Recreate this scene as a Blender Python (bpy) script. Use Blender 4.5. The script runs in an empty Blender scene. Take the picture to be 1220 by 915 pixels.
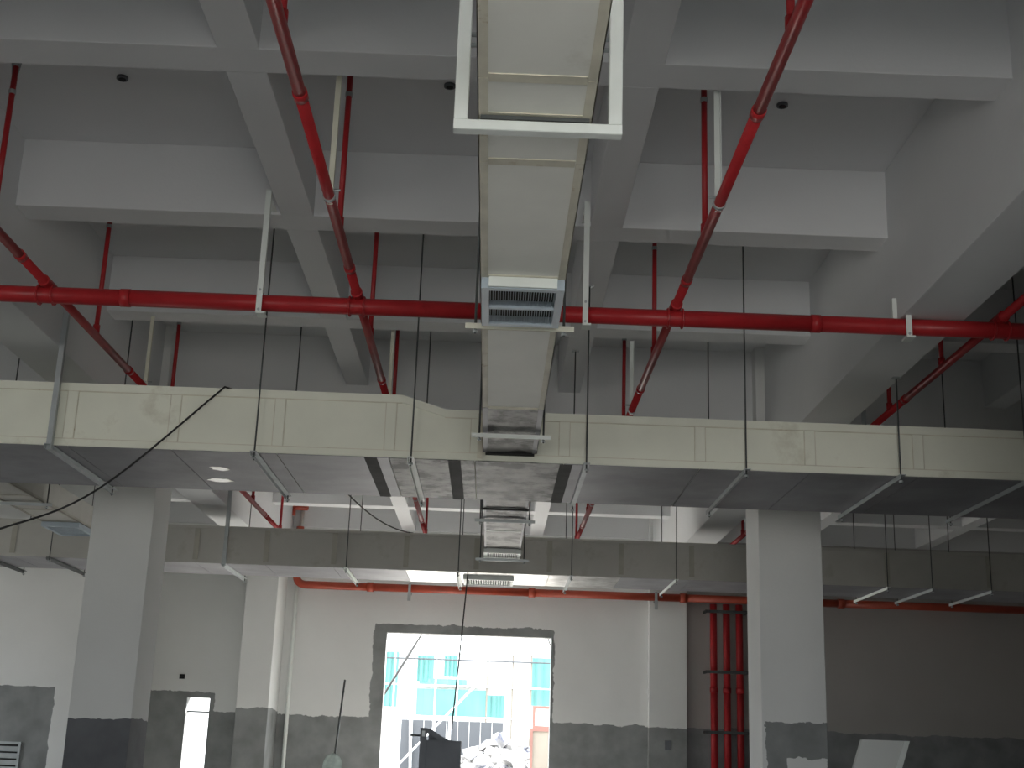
import bpy, math, random
from mathutils import Vector, Matrix
random.seed(7)
SC = bpy.context.scene
COL = SC.collection
EYE = 1.5                       # camera height above the floor (m)

# ------------------------------------------------------------------ camera
FPX, PITCH, YAW, ROLL = 1552.8, .27466, .008938, .034512
def cam_axes():
    cy, sy, ct, st = math.cos(YAW), math.sin(YAW), math.cos(PITCH), math.sin(PITCH)
    f = Vector((sy*ct, cy*ct, st)); r = Vector((cy, -sy, 0)); u = r.cross(f)
    c, s = math.cos(ROLL), math.sin(ROLL)
    return c*r + s*u, -s*r + c*u, f
RIGHT, UP, FWD = cam_axes()
cam = bpy.data.cameras.new('camera')
cam.sensor_fit = 'HORIZONTAL'; cam.sensor_width = 36; cam.lens = 36*FPX/1220
cam.clip_start = .05; cam.clip_end = 500
cam_o = bpy.data.objects.new('camera', cam); COL.objects.link(cam_o)
m3 = Matrix((RIGHT, UP, -FWD)).transposed()
cam_o.matrix_world = Matrix.Translation((0, 0, EYE)) @ m3.to_4x4()
SC.camera = cam_o

def P(x, y, **k):
    """point seen at photo pixel (x, y) on the plane X=, Y= or Z=; Z counts from eye height"""
    d = RIGHT*(x-610) + UP*(457.5-y) + FWD*FPX
    (a, v), = k.items()
    return d * (v / d['XYZ'.index(a)])

# ------------------------------------------------------------------ light
SKY, SUN, EXPO = 3.2, 10.5, 1.56
SC.view_settings.view_transform = 'Standard'
SC.view_settings.look = 'None'
SC.view_settings.gamma = 1
SC.view_settings.use_curve_mapping = False
SC.view_settings.exposure = EXPO
wd = bpy.data.worlds.new('hazy_sky'); SC.world = wd; wd.use_nodes = True
nt = wd.node_tree; bg = nt.nodes['Background']
tc = nt.nodes.new('ShaderNodeTexCoord'); sx = nt.nodes.new('ShaderNodeSeparateXYZ')
rp = nt.nodes.new('ShaderNodeValToRGB')          # pale ground below the horizon, white haze above
rp.color_ramp.elements[0].position = .49; rp.color_ramp.elements[0].color = (.74, .72, .68, 1)
rp.color_ramp.elements[1].position = .51; rp.color_ramp.elements[1].color = (.93, .97, 1, 1)
mr = nt.nodes.new('ShaderNodeMath'); mr.operation = 'MULTIPLY_ADD'; mr.inputs[1].default_value = .5; mr.inputs[2].default_value = .5
nt.links.new(tc.outputs['Generated'], sx.inputs[0]); nt.links.new(sx.outputs['Z'], mr.inputs[0])
nt.links.new(mr.outputs[0], rp.inputs[0]); nt.links.new(rp.outputs[0], bg.inputs[0])
bg.inputs[1].default_value = SKY
sl = bpy.data.lights.new('sun', 'SUN'); sl.energy = SUN; sl.angle = math.radians(3); sl.color = (1, .96, .9)
so = bpy.data.objects.new('sun', sl); COL.objects.link(so)
so.rotation_euler = Vector((-.33, -.78, -.53)).to_track_quat('-Z', 'Y').to_euler(); so.location = (0, 30, 20)
SC.cycles.use_denoising = True
SC.cycles.max_bounces = 10
SC.cycles.diffuse_bounces = 7
SC.cycles.sample_clamp_indirect = 6

# ------------------------------------------------------------------ materials
def mat(name, col, rough=.7, metal=0, var=.06, scale=3, bump=.0, bscale=60, dirt=None, dscale=1.2, dlo=.55, dhi=.75, spec=.5):
    m = bpy.data.materials.new(name); m.use_nodes = True
    t = m.node_tree; b = t.nodes['Principled BSDF']
    b.inputs['Roughness'].default_value = rough; b.inputs['Metallic'].default_value = metal
    b.inputs['Specular IOR Level'].default_value = spec
    g = t.nodes.new('ShaderNodeNewGeometry')
    n = t.nodes.new('ShaderNodeTexNoise'); n.inputs['Scale'].default_value = scale; n.inputs['Detail'].default_value = 5
    t.links.new(g.outputs['Position'], n.inputs['Vector'])
    r = t.nodes.new('ShaderNodeValToRGB')
    r.color_ramp.elements[0].position = .3; r.color_ramp.elements[1].position = .7
    r.color_ramp.elements[0].color = tuple(c*(1-var) for c in col)+(1,)
    r.color_ramp.elements[1].color = tuple(min(1, c*(1+var)) for c in col)+(1,)
    t.links.new(n.outputs['Fac'], r.inputs[0])
    out = r.outputs[0]
    if dirt:
        n2 = t.nodes.new('ShaderNodeTexNoise'); n2.inputs['Scale'].default_value = dscale; n2.inputs['Detail'].default_value = 8; n2.inputs['Roughness'].default_value = .65
        t.links.new(g.outputs['Position'], n2.inputs['Vector'])
        r2 = t.nodes.new('ShaderNodeValToRGB'); r2.color_ramp.elements[0].position = dlo; r2.color_ramp.elements[1].position = dhi
        t.links.new(n2.outputs['Fac'], r2.inputs[0])
        mx = t.nodes.new('ShaderNodeMix'); mx.data_type = 'RGBA'
        t.links.new(r2.outputs[0], mx.inputs['Factor']); t.links.new(out, mx.inputs['A']); mx.inputs['B'].default_value = tuple(dirt)+(1,)
        out = mx.outputs['Result']
    t.links.new(out, b.inputs['Base Color'])
    if bump:
        nb = t.nodes.new('ShaderNodeTexNoise'); nb.inputs['Scale'].default_value = bscale; nb.inputs['Detail'].default_value = 3
        t.links.new(g.outputs['Position'], nb.inputs['Vector'])
        bp = t.nodes.new('ShaderNodeBump'); bp.inputs['Strength'].default_value = bump; bp.inputs['Distance'].default_value = .02
        t.links.new(nb.outputs['Fac'], bp.inputs['Height']); t.links.new(bp.outputs[0], b.inputs['Normal'])
    m['out'] = 1
    return m

def plaster(name, paint, cement, rects, bare=(), amp=.12, nscale=2.2):
    """paint with unpainted cement inside ragged-edged rectangles (x0,x1,z0,z1 in metres, z from the floor); 'bare' ones are painted again"""
    m = mat(name, paint, .85, 0, .04, 1.1, .08, 45, spec=.25)
    t = m.node_tree; b = t.nodes['Principled BSDF']
    L = t.links
    def math_(op, a, c=None):
        n = t.nodes.new('ShaderNodeMath'); n.operation = op
        for i, v in enumerate((a, c)):
            if v is None: continue
            if isinstance(v, (int, float)): n.inputs[i].default_value = v
            else: L.new(v, n.inputs[i])
        return n.outputs[0]
    g = t.nodes.new('ShaderNodeNewGeometry'); s = t.nodes.new('ShaderNodeSeparateXYZ'); L.new(g.outputs['Position'], s.inputs[0])
    n = t.nodes.new('ShaderNodeTexNoise'); n.inputs['Scale'].default_value = nscale; n.inputs['Detail'].default_value = 8; n.inputs['Roughness'].default_value = .68
    L.new(g.outputs['Position'], n.inputs['Vector'])
    wob = math_('MULTIPLY', math_('SUBTRACT', n.outputs['Fac'], .5), amp*2)
    def inside(r):
        x0, x1, z0, z1 = r
        dx = math_('SUBTRACT', math_('ABSOLUTE', math_('SUBTRACT', s.outputs['X'], (x0+x1)/2)), (x1-x0)/2)
        dz = math_('SUBTRACT', math_('ABSOLUTE', math_('SUBTRACT', s.outputs['Z'], (z0+z1)/2)), (z1-z0)/2)
        return math_('LESS_THAN', math_('ADD', math_('MAXIMUM', dx, dz), wob), 0.0)
    f = None
    for r in rects:
        i = inside(r); f = i if f is None else math_('MAXIMUM', f, i)
    for r in bare:
        f = math_('MULTIPLY', f, math_('SUBTRACT', 1.0, inside(r)))
    if f is not None:
        n3 = t.nodes.new('ShaderNodeTexNoise'); n3.inputs['Scale'].default_value = 3.5; n3.inputs['Detail'].default_value = 7
        L.new(g.outputs['Position'], n3.inputs['Vector'])
        r3 = t.nodes.new('ShaderNodeValToRGB'); r3.color_ramp.elements[0].position = .3; r3.color_ramp.elements[1].position = .72
        r3.color_ramp.elements[0].color = tuple(c*.8 for c in cement)+(1,); r3.color_ramp.elements[1].color = tuple(c*1.2 for c in cement)+(1,)
        L.new(n3.outputs['Fac'], r3.inputs[0])
        mx = t.nodes.new('ShaderNodeMix'); mx.data_type = 'RGBA'
        src = b.inputs['Base Color'].links[0].from_socket
        L.new(f, mx.inputs['Factor']); L.new(src, mx.inputs['A']); L.new(r3.outputs[0], mx.inputs['B'])
        L.new(mx.outputs['Result'], b.inputs['Base Color'])
    return m

PAINT = (.70, .71, .70); CEMENT = (.24, .25, .25)
M = {}
M['ceiling'] = mat('white_ceiling_paint', (.68, .69, .70), .9, 0, .03, .9, .05, 40, spec=.2)
M['floor'] = mat('concrete_floor', (.37, .365, .35), .8, 0, .15, 1.5, .1, 30)
M['cream'] = mat('cream_duct_board', (.78, .79, .68), .6, 0, .05, 2.5, .03, 50, dirt=(.5, .47, .36), dscale=2.5, dlo=.62, dhi=.85)
M['board'] = mat('white_duct_board', (.86, .86, .80), .6, 0, .04, 2.5, .03, 50, dirt=(.5, .47, .38), dscale=2, dlo=.62, dhi=.9)
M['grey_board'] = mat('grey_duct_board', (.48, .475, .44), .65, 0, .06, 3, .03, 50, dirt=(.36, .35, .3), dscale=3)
M['grey_tape'] = mat('grey_joint_tape', (.40, .385, .33), .6, 0, .1, 7)
M['strip'] = mat('beige_joint_tape', (.66, .63, .52), .6, 0, .12, 7, .02, 60, dirt=(.42, .33, .2), dscale=9, dlo=.62, dhi=.72)
M['foil'] = mat('dull_aluminium_foil', (.30, .30, .32), .55, .55, .15, 2.2, .06, 14, dirt=(.22, .22, .23), dscale=1.6, dlo=.45, dhi=.8)
M['foil_bright'] = mat('smeared_aluminium_foil', (.62, .62, .61), .34, .8, .25, 5, .25, 7, dirt=(.26, .25, .24), dscale=3.2, dlo=.42, dhi=.68)
M['foil_smear'] = mat('smeared_grey_foil', (.42, .415, .40), .55, .35, .35, 4, .3, 8, dirt=(.05, .048, .046), dscale=4, dlo=.40, dhi=.58, spec=.15)
M['foil_tape'] = mat('dark_joint_tape', (.06, .06, .058), .75, 0, .2, 6, spec=.1)
M['galv'] = mat('galvanised_steel', (.42, .45, .46), .45, .6, .1, 8)
M['rod'] = mat('dark_steel_rod', (.10, .11, .11), .5, .6, .1, 8)
M['white'] = mat('white_painted_steel', (.74, .78, .75), .5, 0, .04, 6)
M['ivory'] = mat('ivory_painted_steel', (.70, .69, .58), .55, 0, .08, 6)
M['grille'] = mat('pale_blue_grey_enamel', (.40, .47, .53), .45, 0, .04, 6)
M['black'] = mat('dark_gap', (.015, .015, .016), .8, 0, .1, 3)
M['red'] = mat('red_pipe_paint', (.37, .020, .024), .38, 0, .15, 5, .02, 40, dirt=(.24, .013, .016), dscale=5, spec=.3)
M['red_old'] = mat('orange_red_pipe_paint', (.40, .060, .028), .4, 0, .15, 4)
M['cable'] = mat('black_rubber_cable', (.02, .02, .021), .6, 0, .1, 8)
M['panel'] = mat('grey_white_foam_panel', (.60, .62, .60), .6, 0, .04, 3)
M['dark_metal'] = mat('dark_grey_sheet_metal', (.12, .13, .145), .5, .3, .1, 4)
M['hat'] = mat('worn_green_grey_blade', (.34, .40, .38), .5, .3, .2, 9)
M['teal'] = mat('teal_netting', (.085, .22, .21), .8, 0, .2, .5)
M['facade'] = mat('pale_facade', (.62, .63, .63), .8, 0, .06, .4)
M['hoard'] = mat('grey_hoarding', (.05, .055, .062), .8, 0, .1, .6)
M['rubble'] = mat('pale_rubble', (.24, .235, .23), .9, 0, .6, 1.3, dirt=(.04, .05, .10), dscale=.9, dlo=.5, dhi=.6)
M['ground'] = mat('dusty_ground', (.40, .38, .35), .9, 0, .15, .7)
M['rust'] = mat('rusty_frame', (.12, .05, .04), .6, 0, .2, 2)
M['tan'] = mat('tan_sheet', (.13, .115, .095), .7, 0, .2, 1)

# ------------------------------------------------------------------ mesh helpers
ORIG = {}
def box(x0, x1, y0, y1, z0, z1):
    v = [(x, y, z) for x in (x0, x1) for y in (y0, y1) for z in (z0, z1)]
    return v, [(0, 1, 3, 2), (4, 6, 7, 5), (0, 4, 5, 1), (2, 3, 7, 6), (0, 2, 6, 4), (1, 5, 7, 3)]
def bbox(x0, x1, y0, y1, z0, z1, b=.01):
    """box with chamfered long edges (all edges parallel to its longest axis)"""
    d = [x1-x0, y1-y0, z1-z0]; a = d.index(max(d))
    o = [i for i in range(3) if i != a]; lo = (x0, y0, z0); hi = (x1, y1, z1)
    b = min(b, d[o[0]]*.4, d[o[1]]*.4)
    u0, u1, w0, w1 = lo[o[0]], hi[o[0]], lo[o[1]], hi[o[1]]
    prof = [(u0+b, w0), (u1-b, w0), (u1, w0+b), (u1, w1-b), (u1-b, w1), (u0+b, w1), (u0, w1-b), (u0, w0+b)]
    return prism(prof, a, lo[a], hi[a])
def prism(prof, axis, a0, a1):
    o = [i for i in range(3) if i != axis]; v = []
    for a in (a0, a1):
        for p in prof:
            q = [0, 0, 0]; q[axis] = a; q[o[0]] = p[0]; q[o[1]] = p[1]; v.append(tuple(q))
    n = len(prof)
    f = [tuple(range(n))[::-1], tuple(range(n, 2*n))] + [(i, (i+1) % n, n+(i+1) % n, n+i) for i in range(n)]
    return v, f
def tube(pts, r, n=10, cap=True):
    pts = [Vector(p) for p in pts]; rr = r if isinstance(r, (list, tuple)) else [r]*len(pts)
    v, f = [], []
    prev = None
    for i, p in enumerate(pts):
        d = (pts[min(i+1, len(pts)-1)]-pts[max(i-1, 0)]).normalized()
        if prev is None:
            u = d.cross(Vector((0, 0, 1)) if abs(d.z) < .9 else Vector((1, 0, 0))).normalized()
        else:
            u = (prev - d*prev.dot(d)).normalized()
        prev = u; w = d.cross(u)
        for k in range(n):
            a = 2*math.pi*k/n; v.append(tuple(p + (u*math.cos(a)+w*math.sin(a))*rr[i]))
    for i in range(len(pts)-1):
        for k in range(n):
            f.append((i*n+k, i*n+(k+1) % n, (i+1)*n+(k+1) % n, (i+1)*n+k))
    if cap:
        f.append(tuple(range(n))[::-1]); f.append(tuple(range((len(pts)-1)*n, len(pts)*n)))
    return v, f
def join(*gs):
    v, f = [], []
    for gv, gf in gs:
        o = len(v); v += list(gv); f += [tuple(i+o for i in q) for q in gf]
    return v, f
def bent(pts, k=.12, n=6):
    """polyline with rounded corners"""
    pts = [Vector(p) for p in pts]; out = [pts[0]]
    for i in range(1, len(pts)-1):
        a = (pts[i-1]-pts[i]).normalized()*k; b = (pts[i+1]-pts[i]).normalized()*k
        for j in range(n+1):
            t = j/n; out.append(pts[i]+a*(1-t)**2+b*t**2)
    return out+[pts[-1]]
def sag(a, b, s, n=20):
    a, b = Vector(a), Vector(b)
    return [a.lerp(b, t/n) - Vector((0, 0, s*4*(t/n)*(1-t/n))) for t in range(n+1)]

def mk(name, geo, m, parent=None, smooth=False, origin=None):
    v, f = geo
    v = [Vector(p) for p in v]
    if origin is None:
        lo = [min(p[i] for p in v) for i in range(3)]; hi = [max(p[i] for p in v) for i in range(3)]
        c = Vector(((lo[0]+hi[0])/2, (lo[1]+hi[1])/2, (lo[2] if parent is None else (lo[2]+hi[2])/2)))
    else: c = Vector(origin)
    me = bpy.data.meshes.new(name); me.from_pydata([tuple(p-c) for p in v], [], f); me.update()
    import bmesh
    bm = bmesh.new(); bm.from_mesh(me); bmesh.ops.recalc_face_normals(bm, faces=bm.faces); bm.to_mesh(me); bm.free()
    if smooth:
        me.polygons.foreach_set('use_smooth', [len(p.vertices) == 4 for p in me.polygons])
    me.materials.append(M[m] if isinstance(m, str) else m)
    o = bpy.data.objects.new(name, me); COL.objects.link(o)
    ORIG[o.name] = c
    place(o, c, parent)
    return o
def place(o, c, parent):
    c = Vector(c)
    if parent is None: o.location = c + Vector((0, 0, EYE))
    else: o.parent = parent; o.location = c - ORIG[parent.name]
    ORIG[o.name] = c
def twin(o, c, parent):
    """another piece sharing the mesh of o, centred at c"""
    q = o.copy(); COL.objects.link(q); place(q, c, parent); return q
def thing(name, label, cat, base, group=None):
    o = bpy.data.objects.new(name, None); COL.objects.link(o); o.empty_display_size = .1
    place(o, base, None); tag(o, label, cat, group); return o
def tag(o, label, cat, group=None, kind=None):
    o['label'] = label
    if cat: o['category'] = cat
    if group: o['group'] = group
    if kind: o['kind'] = kind
    return o
def struct(o):
    o['kind'] = 'structure'; return o

# ------------------------------------------------------------------ dimensions (z from eye height)
FLOOR = -EYE
SLAB, SOFF, GIRD = 3.77, 3.30, 2.69           # slab, joist soffit, girder soffit
XL, XR, YB, YF = -9.6, 8.9, -4.9, 20.5        # hall
JOIST_Y = [(5.775+2.098*k) for k in range(-5, 8)]
GROW = (12.07, 3.67, -4.72)                   # girder rows across
GX = (-3.385, 2.685)                          # girder lines along the hall
SECX = (-1.465, .545, 4.62, 6.66, -5.50, -7.53)   # left edges of the beams along the hall

# ------------------------------------------------------------------ the shell
struct(mk('floor', box(XL-.3, XR+.3, YB-.3, YF+.3, FLOOR-.2, FLOOR), 'floor'))
ceil = struct(mk('ceiling', box(XL-.3, XR+.3, YB-.3, YF+.3, SLAB, SLAB+.25), 'ceiling'))
def xsegs():
    e = [XL]+sorted([g-.2 for g in GX]+[g+.2 for g in GX])+[XR]
    return [(e[i], e[i+1]) for i in range(0, len(e), 2)]
for gx in GX:
    mk('girder', bbox(gx-.2, gx+.2, YB, YF, GIRD, SLAB, .003), 'ceiling', ceil)
for y in JOIST_Y:
    row = [g for g in GROW if abs(g-(y+.12)) < .4]
    for x0, x1 in xsegs():
        if row: mk('cross_girder', bbox(x0, x1, row[0]-.125, row[0]+.125, GIRD, SLAB, .003), 'ceiling', ceil)
        else: mk('joist', bbox(x0, x1, y, y+.24, SOFF, SLAB, .003), 'ceiling', ceil)
ycuts = []
for y in JOIST_Y:
    row = [g for g in GROW if abs(g-(y+.12)) < .4]
    ycuts.append((row[0]-.125, row[0]+.125) if row else (y, y+.24))
for sx0 in SECX:
    for a, b in zip(ycuts[:-1], ycuts[1:]):
        mk('beam', bbox(sx0, sx0+.21, a[1], b[0], SOFF, SLAB, .003), 'ceiling', ceil)
    mk('beam', bbox(sx0, sx0+.21, ycuts[-1][1], YF, SOFF, SLAB, .003), 'ceiling', ceil)

def wall_y(y0, y1, x0, x1, z1, holes):
    xs = sorted({x0, x1} | {h[0] for h in holes} | {h[1] for h in holes}); gs = []
    for a, b in zip(xs[:-1], xs[1:]):
        hs = sorted([h for h in holes if h[0] <= a and h[1] >= b], key=lambda h: h[2]); z = FLOOR
        for h in hs:
            if h[2] > z: gs.append(box(a, b, y0, y1, z, h[2]))
            z = h[3]
        if z < z1: gs.append(box(a, b, y0, y1, z, z1))
    return join(*gs)
def wall_x(x0, x1, y0, y1, z1, holes):
    v, f = wall_y(x0, x1, y0, y1, z1, holes)
    return [(p[1], p[0], p[2]) for p in v], f

OP = (-1.62, .935, FLOOR, 1.712)              # the big doorway in the far wall
SLIT = (-4.60, -4.25, FLOOR, .63)             # the narrow doorway
E0 = EYE
M['wall_far'] = plaster('far_wall_paint', PAINT, CEMENT,
    [(-9.7, -1.5, -.5, 1.93), (.9, 9.2, -.5, 1.94), (OP[0]-.2, OP[1]+.05, -.5, OP[3]+E0+.13), (-5.3, -4.18, -.5, .72+E0)], amp=.09, nscale=4.5)
M['wall_part'] = plaster('left_wall_paint', PAINT, CEMENT, [(-9.9, -5.55, -.5, 2.10)], amp=.05, nscale=4)
M['wall'] = plaster('hall_wall_paint', PAINT, CEMENT, [(-20, 20, -.5, 1.9)], amp=.1)
struct(mk('wall_far', wall_y(YF, YF+.24, XL-.3, 2.99, SLAB, [OP, SLIT]), 'wall_far'))
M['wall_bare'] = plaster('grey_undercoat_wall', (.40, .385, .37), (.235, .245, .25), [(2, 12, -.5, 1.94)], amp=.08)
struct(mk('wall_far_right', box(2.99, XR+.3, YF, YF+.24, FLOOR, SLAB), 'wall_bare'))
PY = 17.2
struct(mk('wall_left_far', join(box(XL, -5.25, PY, PY+.2, FLOOR, GIRD+.6), box(-5.45, -5.25, PY+.2, YF, FLOOR, GIRD+.6)), 'wall_part'))
struct(mk('wall_right', box(XR, XR+.3, YB, YF, FLOOR, SLAB), 'wall_bare'))  # out-of-view wall, grey finish picked to cut bounced light in the bay
WIN_L = [(13.0, 15.4, -.4, 1.5), (-4.4, .2, -.4, 1.9)]
struct(mk('wall_left', wall_x(XL-.3, XL, YB, YF, SLAB, WIN_L), 'wall'))
WIN_B = [(-.9, 2.6, FLOOR, 2.65)]
struct(mk('right_bay_light_block', box(2.66, 2.86, YB, 5.4, FLOOR, GIRD), 'wall'))  # unseen wall added to keep light out of the right bay
struct(mk('wall_back', wall_y(YB-.3, YB, XL-.3, XR+.3, SLAB, WIN_B), 'wall'))
# window frames of the left wall, as openings with mullions
for i, (a, b, z0, z1) in enumerate(WIN_L):
    w = struct(mk('window_%d' % (i+1), join(box(XL-.2, XL-.1, a, a+.06, z0, z1), box(XL-.2, XL-.1, b-.06, b, z0, z1),
        box(XL-.2, XL-.1, a, b, z0, z0+.06), box(XL-.2, XL-.1, a, b, z1-.06, z1)), 'white'))
    for k in range(1, 4): mk('mullion', box(XL-.18, XL-.12, a+(b-a)*k/4-.03, a+(b-a)*k/4+.03, z0+.06, z1-.06), 'white', w)
zt_ = P(236, 848, Y=YF+.12).z
tag(mk('transom_bar', box(SLIT[0], SLIT[1], YF+.10, YF+.14, zt_-.012, zt_+.012), 'rod'), 'thin dark bar across the top of the narrow doorway', 'bar')
def portal(x, y, z, sx, sy, rot):
    l = bpy.data.lights.new('daylight_portal', 'AREA'); l.shape = 'RECTANGLE'; l.size = sx; l.size_y = sy; l.cycles.is_portal = True
    o = bpy.data.objects.new('daylight_portal', l); COL.objects.link(o); o.location = (x, y, z+EYE); o.rotation_euler = rot
for a, b, z0, z1 in WIN_L: portal(XL-.32, (a+b)/2, (z0+z1)/2, z1-z0, b-a, (0, -math.pi/2, 0))
for a, b, z0, z1 in WIN_B: portal((a+b)/2, YB-.32, (z0+z1)/2, b-a, z1-z0, (math.pi/2, 0, 0))
portal((OP[0]+OP[1])/2, YF+.26, (OP[2]+OP[3])/2, OP[1]-OP[0], OP[3]-OP[2], (-math.pi/2, 0, 0))

# columns
def column(x0, x1, y0, y1, label, m, top=SLAB, name='concrete_column'):
    return tag(mk(name, bbox(x0, x1, y0, y1, FLOOR, top, .004), m), label, 'column')
M['col_l'] = plaster('left_column_paint', PAINT, (.135, .14, .15), [(-4.5, -2.5, -.5, 1.66)], amp=.07)
M['col_r'] = plaster('right_column_paint', PAINT, CEMENT, [(2.43, 3.6, -.5, 1.83)], [(2.62, 2.96, -.5, 1.52)], amp=.06, nscale=6)
M['pier_l'] = plaster('left_pier_paint', PAINT, CEMENT, [(-4.5, -2.5, -.5, 1.99)], amp=.09)
M['pier_r'] = plaster('right_pier_paint', PAINT, CEMENT, [(1.5, 3.5, -.5, 1.92)], amp=.05, nscale=5)
column(-3.66, -3.11, 11.78, 12.36, 'square white column with dark cement base, standing under the cream cross duct near the narrow doorway', 'col_l')
column(2.40, 2.975, 11.78, 12.36, 'square white column with grey cement base, standing beside the leaning foam panel', 'col_r')
column(-3.68, -3.21, 19.6, YF, 'white wall pier with cement base between narrow and wide doorways', 'pier_l')
column(2.43, 3.01, 20.362, YF, 'white wall pier with cement base beside the three red riser pipes', 'pier_r')

# ------------------------------------------------------------------ air ducts
def grille(parent, x0, x1, y0, y1, z, n, drop=.05, mid=True, m='grille', th=.001, back='black'):
    """register hung under a duct: frame, cross bar and vanes"""
    fw = .035
    g = mk('grille', join(box(x0, x1, y0, y0+fw, z-drop, z), box(x0, x1, y1-fw, y1, z-drop, z),
                          box(x0, x0+fw, y0+fw, y1-fw, z-drop, z), box(x1-fw, x1, y0+fw, y1-fw, z-drop, z)), m, parent)
    g['label'] = 'pale louvred air grille'
    mk('dark_backing', box(x0+fw, x1-fw, y0+fw, y1-fw, z-.006, z-.001), back, g)  # flat dark sheet standing for the shade inside the duct
    if mid: mk('cross_bar', box(x0+fw, x1-fw, (y0+y1)/2-.012, (y0+y1)/2+.012, z-drop-.002, z-.015), m, g)
    v0 = None
    for i in range(n):
        x = x0+fw+(x1-x0-2*fw)*(i+.5)/n
        c = (x, (y0+y1)/2, z-drop*.62)
        if v0 is None:
            v0 = mk('vane', box(x-th, x+th, y0+fw, y1-fw, z-drop*.62-.011, z-drop*.62+.011), m, g)
        else: twin(v0, c, g)
    return g

def y_duct(root, x0, x1, z0, z1, cuts, mats, edge='strip', ew=.03):
    """square duct along the hall: one section between every two cuts, taped seams and edges"""
    for (a, b), m in zip(zip(cuts[:-1], cuts[1:]), mats):
        mk('duct_section', box(x0, x1, a+.002, b-.002, z0, z1), m, root)
        e = edge if m not in ('foil', 'foil_smear') else 'foil'
        for s in (0, 1):
            xa, xb = (x0-.004, x0+ew) if s == 0 else (x1-ew, x1+.004)
            mk('edge_strip', join(box(xa, xb, a+.003, b-.003, z0-.005, z0-.0005), box(xa if s == 0 else x1+.0005, x0-.0005 if s == 0 else xb, a+.003, b-.003, z0-.005, z0+ew)), e, root)
    for c in cuts[1:-1]:
        mk('seam_strip', box(x0+ew+.002, x1-ew-.002, c-.025, c+.025, z0-.004, z0-.0004), edge, root)

ZC = 2.03
def cy(py, z=ZC): return P(635, py, Z=z).y
cd = thing('supply_duct', 'long pale square air duct running under the ceiling through the white frame', 'air duct', (.085, 4, ZC))
c_cut = [-1.0, 1.4, cy(93), cy(139), cy(193), cy(331), cy(392), cy(487), 8.985]
y_duct(cd, -.105, .268, ZC, ZC+.24, c_cut, ['board', 'board', 'board', 'board', 'board', 'board', 'board', 'foil_smear'])
mk('flange', box(-.09, .255, 8.990, 9.045, ZC-.012, ZC+.2), 'black', cd)
mk('seam_bar', box(-.10, .262, cy(139)-.012, cy(139)+.006, ZC-.018, ZC-.005), 'rod', cd)
g1a, g1b = cy(333)-.02, cy(379)-.02
grille(cd, -.103, .268, g1a, g1b, ZC-.005, 26)
mk('collar', box(-.07, .235, g1a-.014, g1a-.002, ZC-.05, ZC-.004), 'white', cd)

# beyond the cross duct
cd2 = thing('branch_duct', 'short foil-covered square duct with an end grille beyond the cream cross duct', 'air duct', (.085, 12, ZC))
c2 = [10.56, 11.2, 11.85, cy(634), 13.55, 14.12]
y_duct(cd2, -.105, .268, ZC, ZC+.24, c2, ['foil_smear']*5, edge='white', ew=.018)
mk('flange', box(-.12, .283, 10.535, 10.6, ZC-.02, ZC+.25), 'black', cd2)
mk('flange', box(-.12, .283, 11.17, 11.2, ZC-.02, ZC-.006), 'foil_tape', cd2)
grille(cd2, -.112, .275, 13.52, 14.12, ZC-.006, 16, .045, False, 'white', .004, 'dark_metal')

# cross duct nearest
ZM, MY0, MY1 = 1.98, 9.05, 10.53
def mx_(px, z=ZM, y=MY0): return P(px, 545, Y=y).x
md = thing('cross_duct', 'wide cream-faced air duct crossing the hall in front of the two columns', 'air duct', (0, 9.8, ZM))
X_MD0, X_MD1, XT0, XT1 = -8.6, 8.2, -.70, -.39
ztop = lambda x: 2.43 if x <= XT0 else (2.335 if x >= XT1 else 2.43-(x-XT0)/(XT1-XT0)*.095)
jx = [X_MD0, -7.2, -5.6, -4.3, mx_(78), mx_(203), mx_(329), mx_(463), mx_(566), mx_(672), mx_(834), mx_(965), mx_(1094), 4.35, 5.6, 6.9, X_MD1]
for a, b in zip(jx[:-1], jx[1:]):
    xs = [a+.001] + [x for x in (XT0, XT1) if a < x < b] + [b-.001]
    prof = [(x, ztop(x)) for x in xs]
    v, f = prism([(a+.001, ZM), (b-.001, ZM)] + prof[::-1], 1, MY0, MY1)
    o = mk('duct_section', (v, f), 'cream', md)
    pb = 'foil_smear' if -1.05 < (a+b)/2 < .5 else 'foil'
    mk('bottom_panel', box(a+.003, b-.003, MY0+.012, MY1-.004, ZM-.006, ZM-.0006), pb, md)
for x in jx[1:-1]:
    if -.12 < x < .27: continue
    mk('joint_strip', box(x-.035, x+.035, MY0-.008, MY0-.0006, ZM+.052, ztop(x)-.052), 'cream', md)
    mk('joint_edge', box(x-.041, x-.036, MY0-.007, MY0-.0005, ZM+.052, ztop(x)-.052), 'strip', md)
    mk('joint_edge', box(x+.036, x+.041, MY0-.007, MY0-.0005, ZM+.052, ztop(x)-.052), 'strip', md)
for x0, x1, z in ((X_MD0, XT0, 2.43), (XT1, X_MD1, 2.335)):
    mk('top_edge', box(x0, x1, MY0-.010, MY0-.0006, z-.05, z+.006), 'cream', md)
    mk('top_groove', box(x0, x1, MY0-.0085, MY0-.0007, z-.056, z-.0505), 'strip', md)
mk('top_edge', prism([(XT0, 2.38), (XT1, 2.285), (XT1, 2.341), (XT0, 2.436)], 1, MY0-.010, MY0-.0006), 'cream', md)
for x0, x1 in ((X_MD0, -.112), (.275, X_MD1)):
    mk('bottom_edge', box(x0, x1, MY0-.010, MY0-.0006, ZM-.004, ZM+.045), 'cream', md)
    mk('bottom_groove', box(x0, x1, MY0-.0085, MY0-.0007, ZM+.0455, ZM+.051), 'strip', md)
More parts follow.
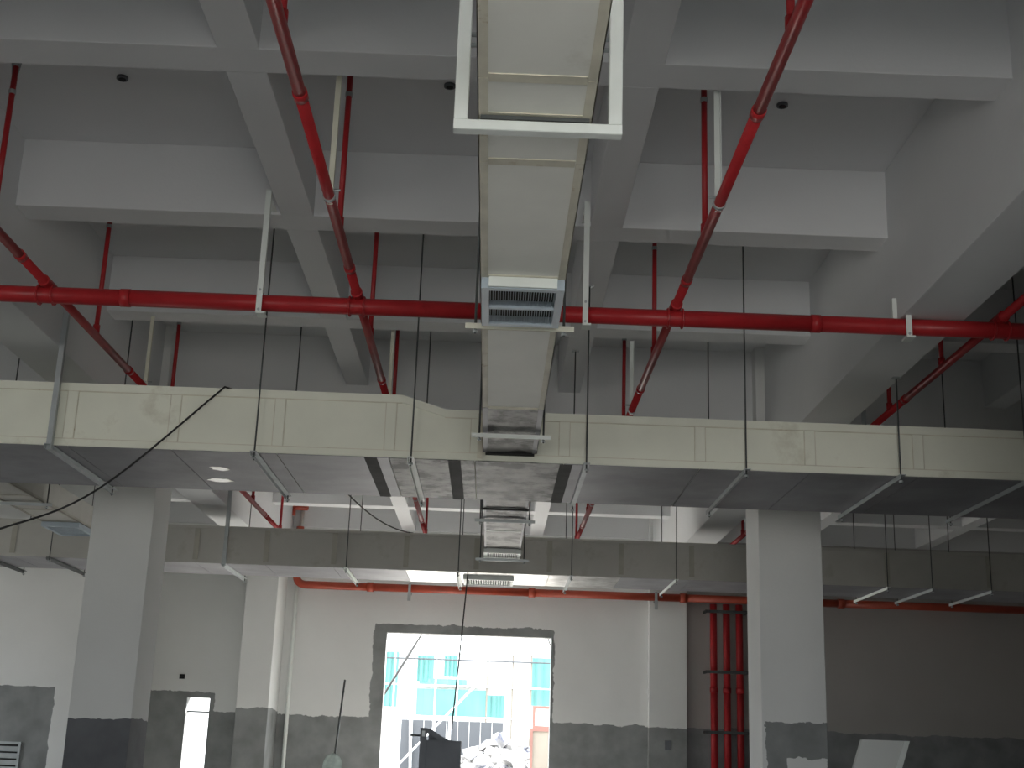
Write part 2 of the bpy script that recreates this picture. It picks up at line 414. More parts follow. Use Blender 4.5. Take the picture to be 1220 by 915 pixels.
for px0, px1 in ((443, 460), (539, 548), (677, 663)):
    xa = P(px0, 547, Z=ZM).x; xb = P(px1, 592, Z=ZM).x; x = (xa+xb)/2
    mk('dark_joint', box(x-.045, x+.045, MY0+.012, MY1-.004, ZM-.010, ZM-.0065), 'foil_tape', md)
for px, py, rx, ry in ((262, 557, .08, .09), (264, 571, .11, .09)):  # bright blobs standing in for a reflection on the dented foil
    q = P(px, py, Z=ZM); n = 14
    ring = [(q.x+rx*math.cos(2*math.pi*k/n)*random.uniform(.6, 1.2), q.y+ry*math.sin(2*math.pi*k/n)*random.uniform(.6, 1.2)) for k in range(n)]
    mk('foil_glint', prism(ring, 2, ZM-.009, ZM-.0065), 'foil_bright', md)
mk('neck', box(-.15, -.112, MY0-.02, MY0-.011, ZM+.01, 2.32), 'strip', md)

# far cross duct
ZF, FY0, FY1 = 1.995, 15.2, 16.25
fd = thing('cross_duct', 'grey cross air duct in front of the far wall, above the wide doorway', 'air duct', (0, 15.7, ZF))
fx = lambda px: P(px, 660, Y=FY0).x
fj = [-8.6, -7.0, -5.6, -4.4, fx(233), fx(317), fx(398), fx(484), fx(568), fx(655), fx(740), fx(824), fx(910), 4.6, 5.8, 7.0, 8.2]
FZ = ZF+.425
for a, b in zip(fj[:-1], fj[1:]):
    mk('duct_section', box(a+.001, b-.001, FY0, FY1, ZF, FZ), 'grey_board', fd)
    mk('bottom_panel', box(a+.003, b-.003, FY0+.01, FY1-.004, ZF-.006, ZF-.0006), 'foil_bright' if -1.3 < (a+b)/2 < 1.2 else 'foil', fd)
for x in fj[1:-1]:
    mk('joint_strip', box(x-.03, x+.03, FY0-.008, FY0-.0006, ZF+.03, FZ-.03), 'grey_tape', fd)
mk('top_edge', box(-8.6, 8.2, FY0-.01, FY0-.0006, FZ-.028, FZ+.005), 'grey_board', fd)
mk('bottom_edge', box(-8.6, 8.2, FY0-.01, FY0-.0006, ZF-.004, ZF+.028), 'grey_board', fd)
ga, gb = P(552, 690, Y=15.55).x, P(612, 690, Y=15.55).x
grille(fd, ga, gb, 15.45, 16.0, ZF-.006, 18, .05, False, 'white', .0075, 'dark_metal')

# left branch duct, twin of the central one
ld = thing('branch_duct', 'short pale square duct with an end grille behind the left column', 'air duct', (-4.2, 12, ZC))
LX0, LX1 = -4.42, -4.05
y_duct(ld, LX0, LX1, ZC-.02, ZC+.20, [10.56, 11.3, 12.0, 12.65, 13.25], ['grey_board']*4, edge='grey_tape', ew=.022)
mk('flange', box(LX0-.015, LX1+.015, 10.535, 10.6, ZC-.04, ZC+.21), 'black', ld)
grille(ld, LX0, LX1, 12.66, 13.25, ZC-.026, 20, .045, False, 'grille')

# ------------------------------------------------------------------ hangers
def roof_z(x, y):
    if any(abs(x-g) < .21 for g in GX): return GIRD
    for a, b in ycuts:
        if a-.02 < y < b+.02: return GIRD if b-a > .245 else SOFF
    if any(s-.02 < x < s+.23 for s in SECX): return SOFF
    return SLAB
def trapeze(x, y0, y1, zb, mbar, label, group, strap=False, ztop=None):
    t = thing('duct_hanger', label, 'hanger', (x, (y0+y1)/2, zb-.05), group)
    for y in (y0, y1):
        zt = roof_z(x, y)
        if strap and y == y0:
            zt = ztop or zt
            mk('angle_strap', join(box(x-.025, x+.025, y-.006, y, zb-.045, zt), box(x+.019, x+.025, y-.04, y-.006, zb-.045, zt)), 'galv', t)
        else:
            mk('threaded_rod', tube([(x, y, zb-.07), (x, y, zt)], .0058, 8), 'rod', t, True)
            mk('nut', tube([(x, y, zb-.062), (x, y, zb-.048)], .016, 6), 'galv', t)
            mk('anchor_plate', box(x-.03, x+.03, y-.03, y+.03, zt-.006, zt-.0005), 'galv', t)
    mk('support_angle', join(box(x-.022, x+.022, y0-.05, y1+.05, zb-.016, zb-.012), box(x-.022, x-.018, y0-.05, y1+.05, zb-.045, zb-.016)), mbar, t)
CDL = {50: 'grey trapeze hanger with flat angle strap on the cream cross duct',
  303: 'threaded-rod hanger of the cream cross duct, nearest the top end of the drooping cable',
  490: 'white-barred trapeze hanger where the cream cross duct steps down',
  699: 'threaded-rod hanger of the cream cross duct, next to the supply duct joint',
  889: 'threaded-rod hanger of the cream cross duct, in front of the column beside the foam panel',
  1072: 'threaded-rod hanger of the cream cross duct, just past the column beside the foam panel',
  1222: 'threaded-rod hanger of the cream cross duct, farthest into the dark bay'}
for px, lb in CDL.items():
    trapeze(-3.155 if px == 50 else P(px, 540, Y=9.0).x, 9.0, 10.6, ZM, 'white' if px == 490 else 'galv', lb, 'hangers of the cream cross duct', px == 50, 3.12)
FDL = {57: ('rod', 'rod hanger of the far grey duct with dark angle bar, behind the left column'),
  -22: ('rod', 'rod hanger of the far grey duct with dark angle bar, deepest in the left bay'),
  266: ('galv', 'grey trapeze hanger with flat angle strap on the far grey duct'),
  412: ('white', 'rod hanger of the far grey duct, nearest the orange-red pipe elbow'),
  546: ('white', 'rod hanger of the far grey duct, beside its underside grille'),
  681: ('galv', 'rod hanger of the far grey duct, above the doorway jamb near the red-framed bins'),
  806: ('white', 'rod hanger of the far grey duct, above the wall pier near the risers'),
  1057: ('white', 'rod hanger of the far grey duct, first past the column into the dark bay'),
  1110: ('galv', 'rod hanger of the far grey duct, second past the column into the dark bay'),
  1180: ('galv', 'rod hanger of the far grey duct, third past the column into the dark bay')}
for px, (mb, lb) in FDL.items():
    trapeze(P(px, 680, Y=15.15).x, 15.15, 16.5, ZF, mb, lb, 'hangers of the far grey duct', px == 266)
def saddle(x0, x1, y, zb, mbar, label, zt=None):
    t = thing('duct_hanger', label, 'hanger', ((x0+x1)/2, y, zb-.05))
    for x in (x0, x1):
        mk('threaded_rod', tube([(x, y, zb-.06), (x, y, zt or roof_z(x, y))], .0065, 8), 'rod', t, True)
        mk('nut', tube([(x, y, zb-.055), (x, y, zb-.043)], .014, 6), 'galv', t)
    mk('support_bar', join(box(x0-.05, x1+.05, y-.02, y+.02, zb-.016, zb-.012), box(x0-.05, x1+.05, y-.02, y-.016, zb-.04, zb-.016)), mbar, t)
saddle(-.135, .300, cy(386), ZC, 'ivory', 'pale bar hanger under the supply duct just past its big grille')
saddle(-.130, .295, cy(517), ZC, 'white', 'white bar hanger under the supply duct where it meets the cross duct')
saddle(-.140, .305, cy(619), ZC, 'galv', 'grey bar hanger under the foil branch duct')
saddle(-.150, .315, 13.86, ZC-.048, 'galv', 'small bar hanger under the end grille of the foil duct')
saddle(LX0-.03, LX1+.03, 11.6, ZC-.02, 'galv', 'grey bar hanger under the duct behind the left column')

# white portal frame round the supply duct
FY = 3.9
pf = thing('portal_hanger', 'white square-section steel frame hanging round the pale supply duct', 'hanger', (.09, FY, 1.96))
fx0, fx1, fb, fw, bh = -.187, .369, 1.966, .045, .036
mk('post', bbox(fx0, fx0+fw, FY, FY+fw, fb+bh, SLAB, .003), 'white', pf)
mk('post', bbox(fx1-fw, fx1, FY, FY+fw, fb+bh, SLAB, .003), 'white', pf)
mk('bottom_bar', bbox(fx0, fx1, FY, FY+fw, fb, fb+bh, .003), 'white', pf)
for z in (2.285, 2.325):
    mk('tie_rod', tube([(fx0+fw, FY+.02, z), (fx1-fw, FY+.02, z)], .008, 8), 'galv', pf, True)
for x in (fx0+.023, fx1-.023):
    mk('ceiling_plate', box(x-.06, x+.06, FY-.04, FY+.09, SLAB-.01, SLAB-.0005), 'white', pf)

# ------------------------------------------------------------------ sprinkler pipes
BZ, BR, MR = 2.70, .028, .052
MYP, MZP = 7.70, 2.633
mp = thing('sprinkler_main', 'thick red sprinkler main pipe crossing the hall under the beams', 'pipe', (0, MYP, MZP))
mxs = [XL+.1, -6.5, -4.2, -2.35, .08, 1.95, 3.9, 6.2, XR-.1]
for a, b in zip(mxs[:-1], mxs[1:]):
    mk('pipe_length', tube([(a+.002, MYP, MZP), (b-.002, MYP, MZP)], MR, 20), 'red', mp, True)
for x in mxs[1:-1]:
    mk('coupling', tube([(x-.03, MYP, MZP), (x+.03, MYP, MZP)], MR+.005, 20), 'red', mp, True)
def ups(x, pxs, step=2.07):
    ys = [P(px, py, X=x).y for px, py in pxs]
    return [ys[0]-step*k for k in (2, 1)] + ys + [ys[-1]+step*k for k in (1, 2, 3)]
def branch(x, label, upr, straps):
    t = thing('sprinkler_branch', label, 'pipe', (x, 8, BZ))
    ys = [-4.5, -1.5, 1.5, 3.2, 5.1, 7.2, 9.6, 12.9, 15.9, 19.7]
    for a, b in zip(ys[:-1], ys[1:]):
        mk('pipe_length', tube([(x, a+.001, BZ), (x, b-.001, BZ)], BR, 14), 'red', t, True)
    for y in ys[1:-1]:
        mk('coupling', tube([(x, y-.03, BZ), (x, y+.03, BZ)], BR+.005, 14), 'red', t, True)
    mk('tee_saddle', join(tube([(x, MYP-.09, BZ), (x, MYP+.09, BZ)], BR+.009, 14), tube([(x-.045, MYP+MR*1.3*math.sin(a_*math.pi/6), MZP+MR*1.14*math.cos(a_*math.pi/6)) for a_ in range(13)], .007, 6), tube([(x+.045, MYP+MR*1.3*math.sin(a_*math.pi/6), MZP+MR*1.14*math.cos(a_*math.pi/6)) for a_ in range(13)], .007, 6)), 'red', t)
    for y in upr:
        if any(a-.06 < y < b+.06 for a, b in ycuts): zt = SOFF-.1
        else: zt = SLAB-.09
        u = mk('upright', tube([(x, y, BZ+BR*.5), (x, y, zt)], .0165, 10), 'red', t, True)
        mk('brace', join(tube([(x, y, zt-.16), (x-.035, y, zt+.085)], .0035, 6), tube([(x, y, zt-.16), (x+.035, y, zt+.085)], .0035, 6), tube([(x, y, zt-.175), (x, y, zt-.15)], .021, 10)), 'galv', u)
        mk('tee', tube([(x, y, BZ+.01), (x, y, BZ+.075)], .024, 10), 'red', u, True)
        mk('sprinkler_head', join(tube([(x, y, zt-.002), (x, y, zt+.03)], .02, 8), tube([(x, y, zt+.03), (x, y, zt+.06)], .006, 6), tube([(x, y, zt+.06), (x, y, zt+.064)], .028, 10),
             tube([(x-.018, y, zt+.025), (x-.026, y, zt+.045), (x-.008, y, zt+.062)], .004, 6), tube([(x+.018, y, zt+.025), (x+.026, y, zt+.045), (x+.008, y, zt+.062)], .004, 6)), 'galv', u)
    for y, m, sl_ in straps:
        s = thing('pipe_hanger', sl_, 'hanger', (x, y, BZ-.04), 'flat straps holding the branch pipes')
        zt = roof_z(x+.0, y)
        mk('strap', join(box(x-.016, x+.016, y+BR+.006, y+BR+.010, BZ-.03, zt), box(x+.012, x+.016, y+BR-.018, y+BR+.006, BZ+.045, zt)), m, s)
        mk('pipe_clamp', tube([(x, y-.014, BZ), (x, y+.014, BZ)], BR+.005, 14), 'galv', s, True)
        mk('bolt', tube([(x-.05, y+BR+.008, BZ+.05), (x+.05, y+BR+.008, BZ+.05)], .006, 6), 'galv', s)
bx = (-.912, 1.071, -2.841, 3.105)
where = ('thin pipe beside left ceiling beam', 'thin pipe beside right ceiling beam', 'thin pipe beside left girder', 'thin pipe in dark bay')
strap = lambda i, px, py: P(px, py, X=bx[i]).y
def straps(i, y, m, nm):
    far = y+4.15 if y > 9 else y+8.3
    return [(y-4.15 if y > 9 else y, m, nm+' strap hanger of '+where[i]+', before the red main'),
            (y if y > 9 else y+4.15, m, nm+' strap hanger of '+where[i]+', above cream duct'),
            (far, m, nm+' strap hanger of '+where[i]+', before far grey duct')]
branch(bx[0], 'thin red sprinkler branch pipe between the supply duct and the left ceiling beam', ups(bx[0], ((405, 258), (441, 399), (469.5, 470))), straps(0, strap(0, 393, 223), 'ivory', 'ivory'))
branch(bx[1], 'thin red sprinkler branch pipe running along the hall between supply duct and right girder', ups(bx[1], ((840, 275), (779.5, 407), (743, 491))), straps(1, strap(1, 857, 241), 'white', 'white'))
branch(bx[2], 'thin red sprinkler branch pipe running along the hall beside the left girder', ups(bx[2], ((0, 206), (115, 390), (206, 455))), straps(2, strap(2, 176, 420), 'ivory', 'ivory'))
branch(bx[3], 'thin red sprinkler branch pipe in the dark bay beyond the right girder', ups(bx[3], ((1122, 432), (1060, 490))), straps(3, 10.7, 'galv', 'grey'))

# white angle hangers of the main pipe, bolted to beams
def main_hanger(x, ztop, label, w=.035, side=1, stub=True):
    t = thing('pipe_hanger', label, 'hanger', (x, MYP, MZP-.1))
    y = MYP-MR-.014
    mk('angle', join(box(x-w/2, x+w/2, y-.004, y, MZP-MR-.03, ztop), box(x+side*w/2-.004*(side > 0), x+side*w/2+.004*(side < 0), y, y+.03, MZP+MR+.02, ztop)), 'white', t)
    if stub: mk('stub', box(x-w/2, x+w/2, y+.001, 7.899, ztop-.05, ztop-.046), 'white', t)
    mk('u_bolt', join(tube([(x, y-.01, MZP-MR-.012), (x, MYP+MR+.02, MZP-MR-.012)], .008, 8), tube([(x, y-.01, MZP+MR+.012), (x, MYP+MR+.02, MZP+MR+.012)], .008, 8)), 'galv', t)
    mk('foot', box(x-w/2, x+w/2+.02, y, MYP+.03, MZP-MR-.034, MZP-MR-.022), 'white', t)
main_hanger(P(312, 350, Y=MYP).x, SOFF+.07, 'white angle hanger holding the red main pipe beside the left ceiling beam')
main_hanger(P(697, 350, Y=MYP).x, SOFF+.07, 'white angle hanger holding the red main pipe beside the supply duct grille')
main_hanger(P(1078, 370, Y=MYP).x, P(1074, 340, Y=MYP).z, 'short white angle hanger holding the red main pipe against the right girder', stub=False)
xw = GX[1]-.2
tag(mk('wall_bracket', box(xw-.03, xw-.002, MYP+.05, MYP+.085, MZP-.03, P(1061, 352, Y=MYP).z), 'white'), 'small white bracket strip fixed to the right girder behind the red main pipe', 'bracket')

# ------------------------------------------------------------------ pipes at the far wall
WY, WR = 20.3, .06
wz = P(600, 705, Y=WY).z
vx = P(358.5, 620, Y=WY).x
wp = thing('wall_main', 'orange-red pipe running along the far wall above the wide doorway, with flanged riser', 'pipe', (0, WY, wz))
mk('elbow_run', tube(bent([(vx, WY, wz+.9), (vx, WY, wz), (-1.9, WY, wz)], .16, 8), WR, 16), 'red_old', wp, True)
for a, b in ((-1.9, .6), (.6, 2.95), (2.95, 5.4), (5.4, 8.6)):
    mk('pipe_length', tube([(a+.002, WY, wz), (b-.002, WY, wz)], WR, 16), 'red_old', wp, True)
    mk('coupling', tube([(a-.05, WY, wz), (a+.05, WY, wz)], WR+.014, 16), 'red_old', wp, True)
zt = P(352, 604, Y=WY).z
mk('flange', tube([(vx, WY, zt-.03), (vx, WY, zt+.03)], .11, 16), 'red_old', wp, True)
mk('valve', join(tube([(vx-.22, WY, zt), (vx+.09, WY, zt)], .05, 12), tube([(vx-.12, WY-.02, zt-.14), (vx-.12, WY-.02, zt)], .03, 10)), 'red_old', wp, True)
for px in (488, 781):
    x = P(px, 708, Y=WY).x
    b = tag(mk('pipe_bracket', join(box(x-.025, x+.025, WY-.10, YF-.001, wz-.085, wz-.062), box(x-.025, x+.025, WY-.10, WY-.085, wz-.2, wz-.085), box(x-.02, x+.02, WY-.09, WY-.07, wz-.062, wz+.07)), 'galv'),
        'grey bracket under the far orange-red pipe ' + ('beside the wide doorway lintel' if px == 488 else 'on the wall pier'), 'bracket')
for i, px in enumerate((850.5, 866, 881.5)):
    x = P(px, 800, Y=20.33).x
    r = thing('riser_pipe', ['dark red riser pipe beside the bare wall, nearest the wall pier', 'dark red riser pipe, middle one of three', 'dark red riser pipe of three, closest to the square column'][i], 'pipe', (x, 20.33, FLOOR), 'red risers on the far wall')
    for a, b in ((FLOOR, -.25), (-.25, 1.0), (1.0, wz-.07)):
        mk('pipe_length', tube([(x, 20.33, a+.002), (x, 20.33, b-.002)], .055, 14), 'red', r, True)
    for z in (-.25, 1.0): mk('coupling', tube([(x, 20.33, z-.04), (x, 20.33, z+.04)], .064, 14), 'red', r, True)
xa, xb = P(843, 800, Y=20.26).x, P(888, 800, Y=20.26).x
for k, py in enumerate((729, 801, 873)):
    z = P(865, py, Y=20.25).z
    tag(mk('pipe_rail', join(box(xa-.03, xb+.06, 20.235, 20.262, z-.022, z+.022), box(xa-.03, xa+.0, 20.262, YF-.002, z-.02, z+.02), box(xb+.03, xb+.06, 20.262, YF-.002, z-.02, z+.02)), 'rod'),
        'dark clamp rail across the three red risers, ' + ('just below the orange-red pipe' if k == 0 else 'halfway up the wall' if k == 1 else 'at the top of the cement band'), 'bracket')
x = P(347.5, 780, Y=20.44).x
tag(mk('conduit', join(tube([(x, 20.44, FLOOR), (x, 20.44, SLAB-.001)], .03, 10)), 'white', None, True), 'thin white vertical conduit in the corner of the wall pier', 'conduit')

# ------------------------------------------------------------------ cables
def cable(pts, r, label, name='cable'):
    return tag(mk(name, tube(pts, r, 8), 'cable', None, True), label, 'cable')
a = P(268, 461, Y=9.0); b = P(118, 582, Y=8.75); c = P(0, 630, Y=8.4); e = P(-150, 668, Y=8.0)
pts = []
for k in range(25):
    t = k/24*3; i = min(int(t), 2); q = [a+(a-b)*.6, a, b, c, e, e+(e-c)]
    u = t-i; p0, p1, p2, p3 = q[i], q[i+1], q[i+2], q[i+3]
    pts.append(.5*((2*p1)+(p2-p0)*u+(2*p0-5*p1+4*p2-p3)*u*u+(3*p1-p0-3*p2+p3)*u**3))
pts = [Vector((a.x+.05, 9.12, 2.446))] + pts
cable(pts, .0075, 'black cable drooping across the face of the cream cross duct')
a = P(405, 578, Y=13.0); b = P(490, 637, Y=15.0)
cable(sag(a, (b.x, 15.3, FZ+.02), .10), .0075, 'black cable sagging onto the top of the far grey duct')
a = P(559, 700, Y=15.0); b = P(538, 868, Y=14.5)
w0 = P(559, 698, Z=ZF); cable(sag((w0.x, 15.3, ZF-.012), b, .06), .008, 'thin hanging wire dropping from the far grey duct to the dark cabinet')

# ------------------------------------------------------------------ ceiling and wall fittings
for i, (px, py) in enumerate(((146, 91.5), (536, 101), (932, 124))):
    q = P(px, py, Z=SLAB)
    t = thing('ceiling_box', 'small dark round junction box in the ceiling panel ' + ('on the side of the narrow doorway' if i == 0 else 'beside the white frame' if i == 1 else 'near the right girder'), 'junction box', (q.x, q.y, SLAB-.03))
    mk('body', tube([(q.x, q.y, SLAB-.016), (q.x, q.y, SLAB-.0005)], .034, 14), 'dark_metal', t, True)
    mk('hole', tube([(q.x, q.y, SLAB-.019), (q.x, q.y, SLAB-.0165)], .022, 12), 'black', t)
q = P(217, 806, Y=YF)
tag(mk('wall_box', join(box(q.x-.04, q.x+.04, YF-.012, YF-.0005, q.z-.035, q.z+.035), box(q.x-.03, q.x+.03, YF-.02, YF-.0125, q.z-.025, q.z+.025)), 'black'), 'small black socket box on the wall above the narrow doorway', 'socket box')
q = P(796, 888, Y=20.362)
tag(mk('wall_box', join(box(q.x-.05, q.x+.05, 20.35, 20.3615, q.z-.07, q.z+.07), box(q.x-.035, q.x+.035, 20.34, 20.3495, q.z-.055, q.z+.055)), 'dark_metal'), 'dark socket box low on the wall pier', 'socket box')
# louvre in the left wall
q0, q1 = P(-60, 884, Y=PY), P(26, 884, Y=PY)
lv = thing('wall_louvre', 'grey louvred vent low in the left cement wall', 'vent', ((q0.x+q1.x)/2, PY, q1.z-.9))
mk('frame', join(box(q0.x, q1.x, PY-.03, PY-.001, q1.z-.03, q1.z), box(q0.x, q1.x, PY-.03, PY-.001, q1.z-.9, q1.z-.87), box(q0.x, q0.x+.03, PY-.03, PY-.001, q1.z-.87, q1.z-.03), box(q1.x-.03, q1.x, PY-.03, PY-.001, q1.z-.87, q1.z-.03)), 'galv', lv)
mk('backing', box(q0.x+.03, q1.x-.03, PY-.006, PY-.001, q1.z-.87, q1.z-.03), 'black', lv)
for k in range(10):
    z = q1.z-.06-k*.082
    mk('slat', ([(x, y, zz) for x in (q0.x+.03, q1.x-.03) for y, zz in ((PY-.03, z-.055), (PY-.026, z-.06), (PY-.007, z), (PY-.012, z+.003))],
        [(0, 1, 2, 3), (4, 7, 6, 5), (0, 4, 5, 1), (1, 5, 6, 2), (2, 6, 7, 3), (3, 7, 4, 0)]), 'galv', lv)

# ------------------------------------------------------------------ things standing on the floor
# leaning foam panel
BY = 10.6
a, b, c = P(1031, 881, Y=BY), P(1081, 880, Y=BY), P(1020, 915, Y=BY)
sl = (c.x-a.x)/(a.z-c.z)
t_ = thing('foam_panel', 'grey-white foam duct panel propped up beside the square column', 'panel', (a.x+.1, BY, FLOOR))
ztp = a.z; wdt = b.x-a.x; tilt = .22; H = ztp-FLOOR
def leaned(x0, x1, y0, y1):
    v = []
    for (z, k) in ((FLOOR, 1), (ztp, 0)):
        for x, y in ((x0, y0), (x1, y0), (x1, y1), (x0, y1)):
            v.append((a.x+x+sl*H*k, BY+y-tilt*H*k*.5+.5*tilt*H*.5, z))
    return v, [(0, 3, 2, 1), (4, 5, 6, 7), (0, 1, 5, 4), (1, 2, 6, 5), (2, 3, 7, 6), (3, 0, 4, 7)]
v, f = leaned(0, wdt, 0, .055)
mk('panel_core', (v, f), 'panel', t_)
v, f = leaned(wdt+.001, wdt+.045, -.01, .12)
mk('edge_board', (v, f), 'white', t_)

# dark cabinet in front of the wide doorway
CY = 14.5
def cp(px, py, y=CY): return P(px, py, Y=y)
p0, p1, p2, p3 = cp(501, 867), cp(509, 867), cp(549, 883), cp(530, 881)
cb = thing('metal_cabinet', 'dark open sheet-metal cabinet standing in front of the wide doorway', 'cabinet', ((p0.x+p2.x)/2, CY, FLOOR))
mk('front_panel', box(p1.x, p2.x, CY, CY+.012, FLOOR, p2.z), 'dark_metal', cb)
mk('side_panel', box(p2.x-.012, p2.x, CY+.013, CY+.45, FLOOR, p2.z), 'dark_metal', cb)
mk('back_panel', prism([(p1.x+.001, FLOOR), (p2.x-.013, FLOOR), (p2.x-.013, p2.z-.01), (p3.x, p3.z+.005), (p1.x+.02, p0.z), (p1.x+.001, p0.z)], 1, CY+.438, CY+.45), 'dark_metal', cb)
mk('side_panel', box(p0.x+.012, p1.x, CY+.013, CY+.437, FLOOR, p2.z), 'dark_metal', cb)
mk('corner_post', box(p0.x, p1.x-.001, CY-.01, CY+.012, FLOOR, p0.z), 'dark_metal', cb)
mk('top_brace', prism([(p1.x, p0.z-.05), (p3.x, p3.z-.05), (p3.x+.03, p3.z), (p1.x, p0.z)], 1, CY-.012, CY-.001), 'dark_metal', cb)
z = cp(495, 876).z
mk('handle_bar', tube([(cp(488, 876).x, CY+.1, z), (p0.x+.01, CY+.1, z)], .011, 8), 'rod', cb, True)
mk('bolt_plate', box(p0.x+.02, p1.x-.02, CY-.016, CY-.0101, p0.z-.09, p0.z-.03), 'galv', cb)

# steel bar and upturned shovel leaning at the far wall
SY = 17.5
tb, bb = P(411, 810, Y=SY+.55), P(398, 905, Y=SY+.35)
d = (bb-tb); foot = tb+d*((FLOOR-tb.z)/d.z)
tag(mk('steel_bar', join(tube([foot, tb], .013, 8), *[tube([foot.lerp(tb, k), foot.lerp(tb, k+.006)], .016, 8) for k in (.62, .7, .78, .86, .93)]), 'rod', None, True), 'thin dark ribbed steel bar standing upright before the far wall', 'steel bar')
sv = thing('shovel', 'upturned shovel with rounded grey-green blade beside the thin steel bar', 'shovel', (P(396, 905, Y=SY).x, SY, FLOOR))
s0 = P(397, 897, Y=SY)
blade_v, blade_f = [], []
rows = 9; cols = 7
for i in range(rows):
    t = i/(rows-1); z = s0.z-.34*t
    w = .125*min(1, math.sqrt(max(0, 1-(1-min(1, t/.55))**2)))*(1 if t < .85 else 1-.35*(t-.85)/.15)+.004
    for j in range(cols):
        u = j/(cols-1)*2-1
        blade_v.append((s0.x+u*w, SY+.045*(1-u*u)+.01*math.sin(t*3), z))
nb = len(blade_v); blade_v += [(x, y+.006, z) for x, y, z in blade_v]
for i in range(rows-1):
    for j in range(cols-1):
        q = i*cols+j; blade_f += [(q, q+1, q+cols+1, q+cols), (nb+q, nb+q+cols, nb+q+cols+1, nb+q+1)]
rim = [j for j in range(cols)]+[i*cols+cols-1 for i in range(1, rows)]+[(rows-1)*cols+j for j in range(cols-2, -1, -1)]+[i*cols for i in range(rows-2, 0, -1)]
for q, r in zip(rim, rim[1:]+rim[:1]): blade_f.append((q, nb+q, nb+r, r))
mk('blade', (blade_v, blade_f), 'hat', sv, True)
mk('socket', tube([(s0.x, SY+.03, s0.z-.42), (s0.x, SY+.04, s0.z-.30)], [.019, .024], 10), 'hat', sv, True)
mk('shaft', tube([(s0.x, SY+.03, FLOOR), (s0.x, SY+.03, s0.z-.42)], .017, 10), 'tan', sv, True)

# ------------------------------------------------------------------ outside the doorway
struct(mk('ground_outside', box(-30, 30, YF+.25, 75, FLOOR-.25, FLOOR-.05), 'ground'))
OY = 44.0
def ox(px, py, y=OY): return P(px, py, Y=y)
bz = [ox(560, p).z for p in (772, 812, 856)]
bl = thing('building', 'pale building wrapped in teal scaffold netting outside the wide doorway', 'building', (0, OY, FLOOR))
mk('wall', box(-14, 12, OY+1.2, OY+7, FLOOR-.05, ox(560, 768).z), 'facade', bl)
for z in bz[:2]: mk('ledge', box(-14, 12, OY+.6, OY+1.199, z-.1, z+.15), 'facade', bl)
def net(px0, px1, py0, py1, y=OY+.4):
    a, b = ox(px0, py0, y), ox(px1, py1, y)
    n = 10; v = []
    for yy in (0, .02):
        for i in range(n+1):
            x = a.x+(b.x-a.x)*i/n
            for z in (a.z, b.z): v.append((x, y+yy+.05*math.sin(i*1.9), z))
    m_ = 2*(n+1); f = []
    for i in range(n):
        q = 2*i; f += [(q, q+2, q+3, q+1), (m_+q, m_+q+1, m_+q+3, m_+q+2), (q, m_+q, m_+q+2, q+2), (q+1, q+3, m_+q+3, m_+q+1)]
    f += [(0, 1, m_+1, m_), (2*n, m_+2*n, m_+2*n+1, 2*n+1)]
    mk('netting', (v, f), 'teal', bl)
for r in ((452, 472, 776, 842), (498, 516, 781, 812), (530, 546, 781, 806), (497, 578, 820, 856), (500, 556, 808, 818), (634, 668, 784, 842), (575, 600, 828, 856)): net(*r)
for px in (472, 497, 521, 547, 582, 612, 634):
    a, b = ox(px, 772, OY+.2), ox(px, 915, OY+.2)
    mk('scaffold_pole', tube([(a.x, OY+.2, FLOOR-.05), (a.x, OY+.2, a.z)], .03, 6), 'tan' if px > 575 else 'facade', bl, True)
for py in (778, 787, 818, 855):
    z = ox(560, py, OY+.15).z
    mk('scaffold_rail', tube([(-7, OY+.13, z), (4.5, OY+.13, z)], .025, 6), 'hoard' if py == 787 else 'facade', bl, True)
HY = 40.0
h0, h1 = ox(478, 857, HY), ox(600, 857, HY)
hd = thing('hoarding', 'low grey hoarding wall with pale posts outside the wide doorway', 'hoarding', ((h0.x+h1.x)/2, HY, FLOOR))
n = 9
for i in range(n):
    x0 = h0.x+(h1.x-h0.x)*i/n; x1 = h0.x+(h1.x-h0.x)*(i+1)/n
    mk('board', box(x0+.01, x1-.01, HY+.02*(i % 2), HY+.04+.02*(i % 2), FLOOR-.05, h0.z), 'hoard', hd)
for px, py in ((489, 492), (517, 517), (536, 536)):
    a, b = ox(px, 855, HY-.1), ox(py, 885, HY-.1)
    mk('post', tube([(a.x, HY-.08, a.z), (b.x, HY-.08, FLOOR-.05)], .045, 6), 'facade', hd, True)
a, b = ox(575, 808, HY-.5), ox(500, 885, HY-.5)
tag(mk('raking_pole', tube([a, b+(b-a)*((FLOOR-.05-b.z)/(b.z-a.z))], .03, 8), 'facade', None, True), 'pale raking pole leaning outside the wide doorway', 'pole')
# dark stay outside, close to the doorway
a, b = P(506, 750, Y=21.6), P(452, 836, Y=21.6)
dd = (b-a); foot = a+dd*((FLOOR-.05-a.z)/dd.z)
tag(mk('stay_pole', tube([foot, a+(a-b)*.6], .02, 8), 'cable', None, True), 'thin dark stay slanting across the corner of the wide doorway', 'pole')
a, b = P(648, 748, Y=21.3), P(662, 785, Y=21.3)
a = a+(a-b)*.5; dd = b-a; b = a+dd*((FLOOR-.05-a.z)/dd.z)
tag(mk('stay_pole', tube([a, b], .016, 8), 'cable', None, True), 'short dark stay at the lintel corner of the wide doorway', 'pole')
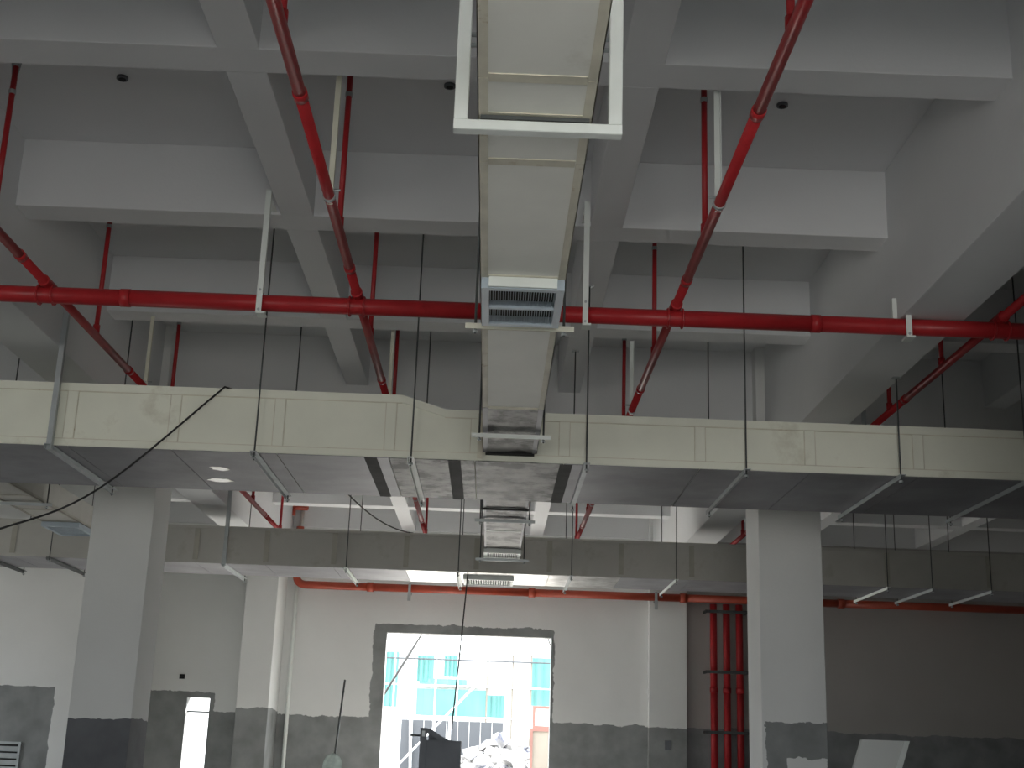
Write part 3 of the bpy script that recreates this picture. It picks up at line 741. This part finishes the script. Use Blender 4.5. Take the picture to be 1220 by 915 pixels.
# red framed crates
for k, (px0, px1, py0, py1) in enumerate(((635, 662, 841, 866), (632, 662, 868, 930))):
    y = 31.2; a, b = ox(px0, py0, y), ox(px1, py1, y)
    z0, z1 = ((ox(640, 868, y).z, a.z) if k == 0 else (FLOOR-.05, ox(640, 868, y).z))
    t = thing('framed_bin', ('pale red-framed bin outside, stacked on the tan one' if k == 0 else 'tan red-framed bin standing outside on the rubble'), 'bin', ((a.x+b.x)/2, y, z0))
    mk('body', box(a.x+.06, b.x-.06, y+.05, y+.9, z0+.06, z1-.06), 'tan' if k else 'facade', t)
    for x in (a.x, b.x-.06):
        mk('frame_post', box(x, x+.06, y, y+.06, z0, z1), 'rust', t)
    for z in (z0, z1-.06):
        mk('frame_rail', box(a.x+.061, b.x-.061, y, y+.06, z, z+.06), 'rust', t)
# rubble
rv, rf = [], []
x0, x1 = ox(545, 890, 36).x, ox(640, 890, 36).x
for k in range(420):
    x = random.uniform(x0-1, x1+1.2); y = random.uniform(33.5, 38.5)
    hh = 1.9*math.exp(-((x-(x0+x1)/2-.3)/2.2)**2)*math.exp(-((y-37)/2.2)**2)
    z = FLOOR-.05+hh*random.uniform(.75, 1)+.03; s = random.uniform(.08, .26)
    R = Matrix.Rotation(random.uniform(0, 6), 3, Vector((random.random(), random.random(), random.random()+.1)).normalized())
    g = [R @ Vector((sx_*s*random.uniform(.6, 1.2), sy_*s*random.uniform(.5, 1), sz_*s*random.uniform(.3, .7)))+Vector((x, y, z)) for sx_ in (-1, 1) for sy_ in (-1, 1) for sz_ in (-1, 1)]
    o = len(rv); rv += g; rf += [tuple(i+o for i in q) for q in box(0, 1, 0, 1, 0, 1)[1]]
nx = 16; o = len(rv)
for i in range(nx+1):
    for j in range(nx+1):
        x = x0-2.5+(x1-x0+5)*i/nx; y = 32.5+7*j/nx
        hh = 1.8*math.exp(-((x-(x0+x1)/2-.3)/2.2)**2)*math.exp(-((y-37)/2.2)**2)
        rv.append((x, y, FLOOR-.1+hh))
for i in range(nx):
    for j in range(nx):
        q = o+i*(nx+1)+j; rf.append((q, q+nx+1, q+nx+2, q+1))
tag(mk('rubble', (rv, rf), 'rubble'), 'heap of pale building rubble outside the wide doorway', 'rubble', kind='stuff')
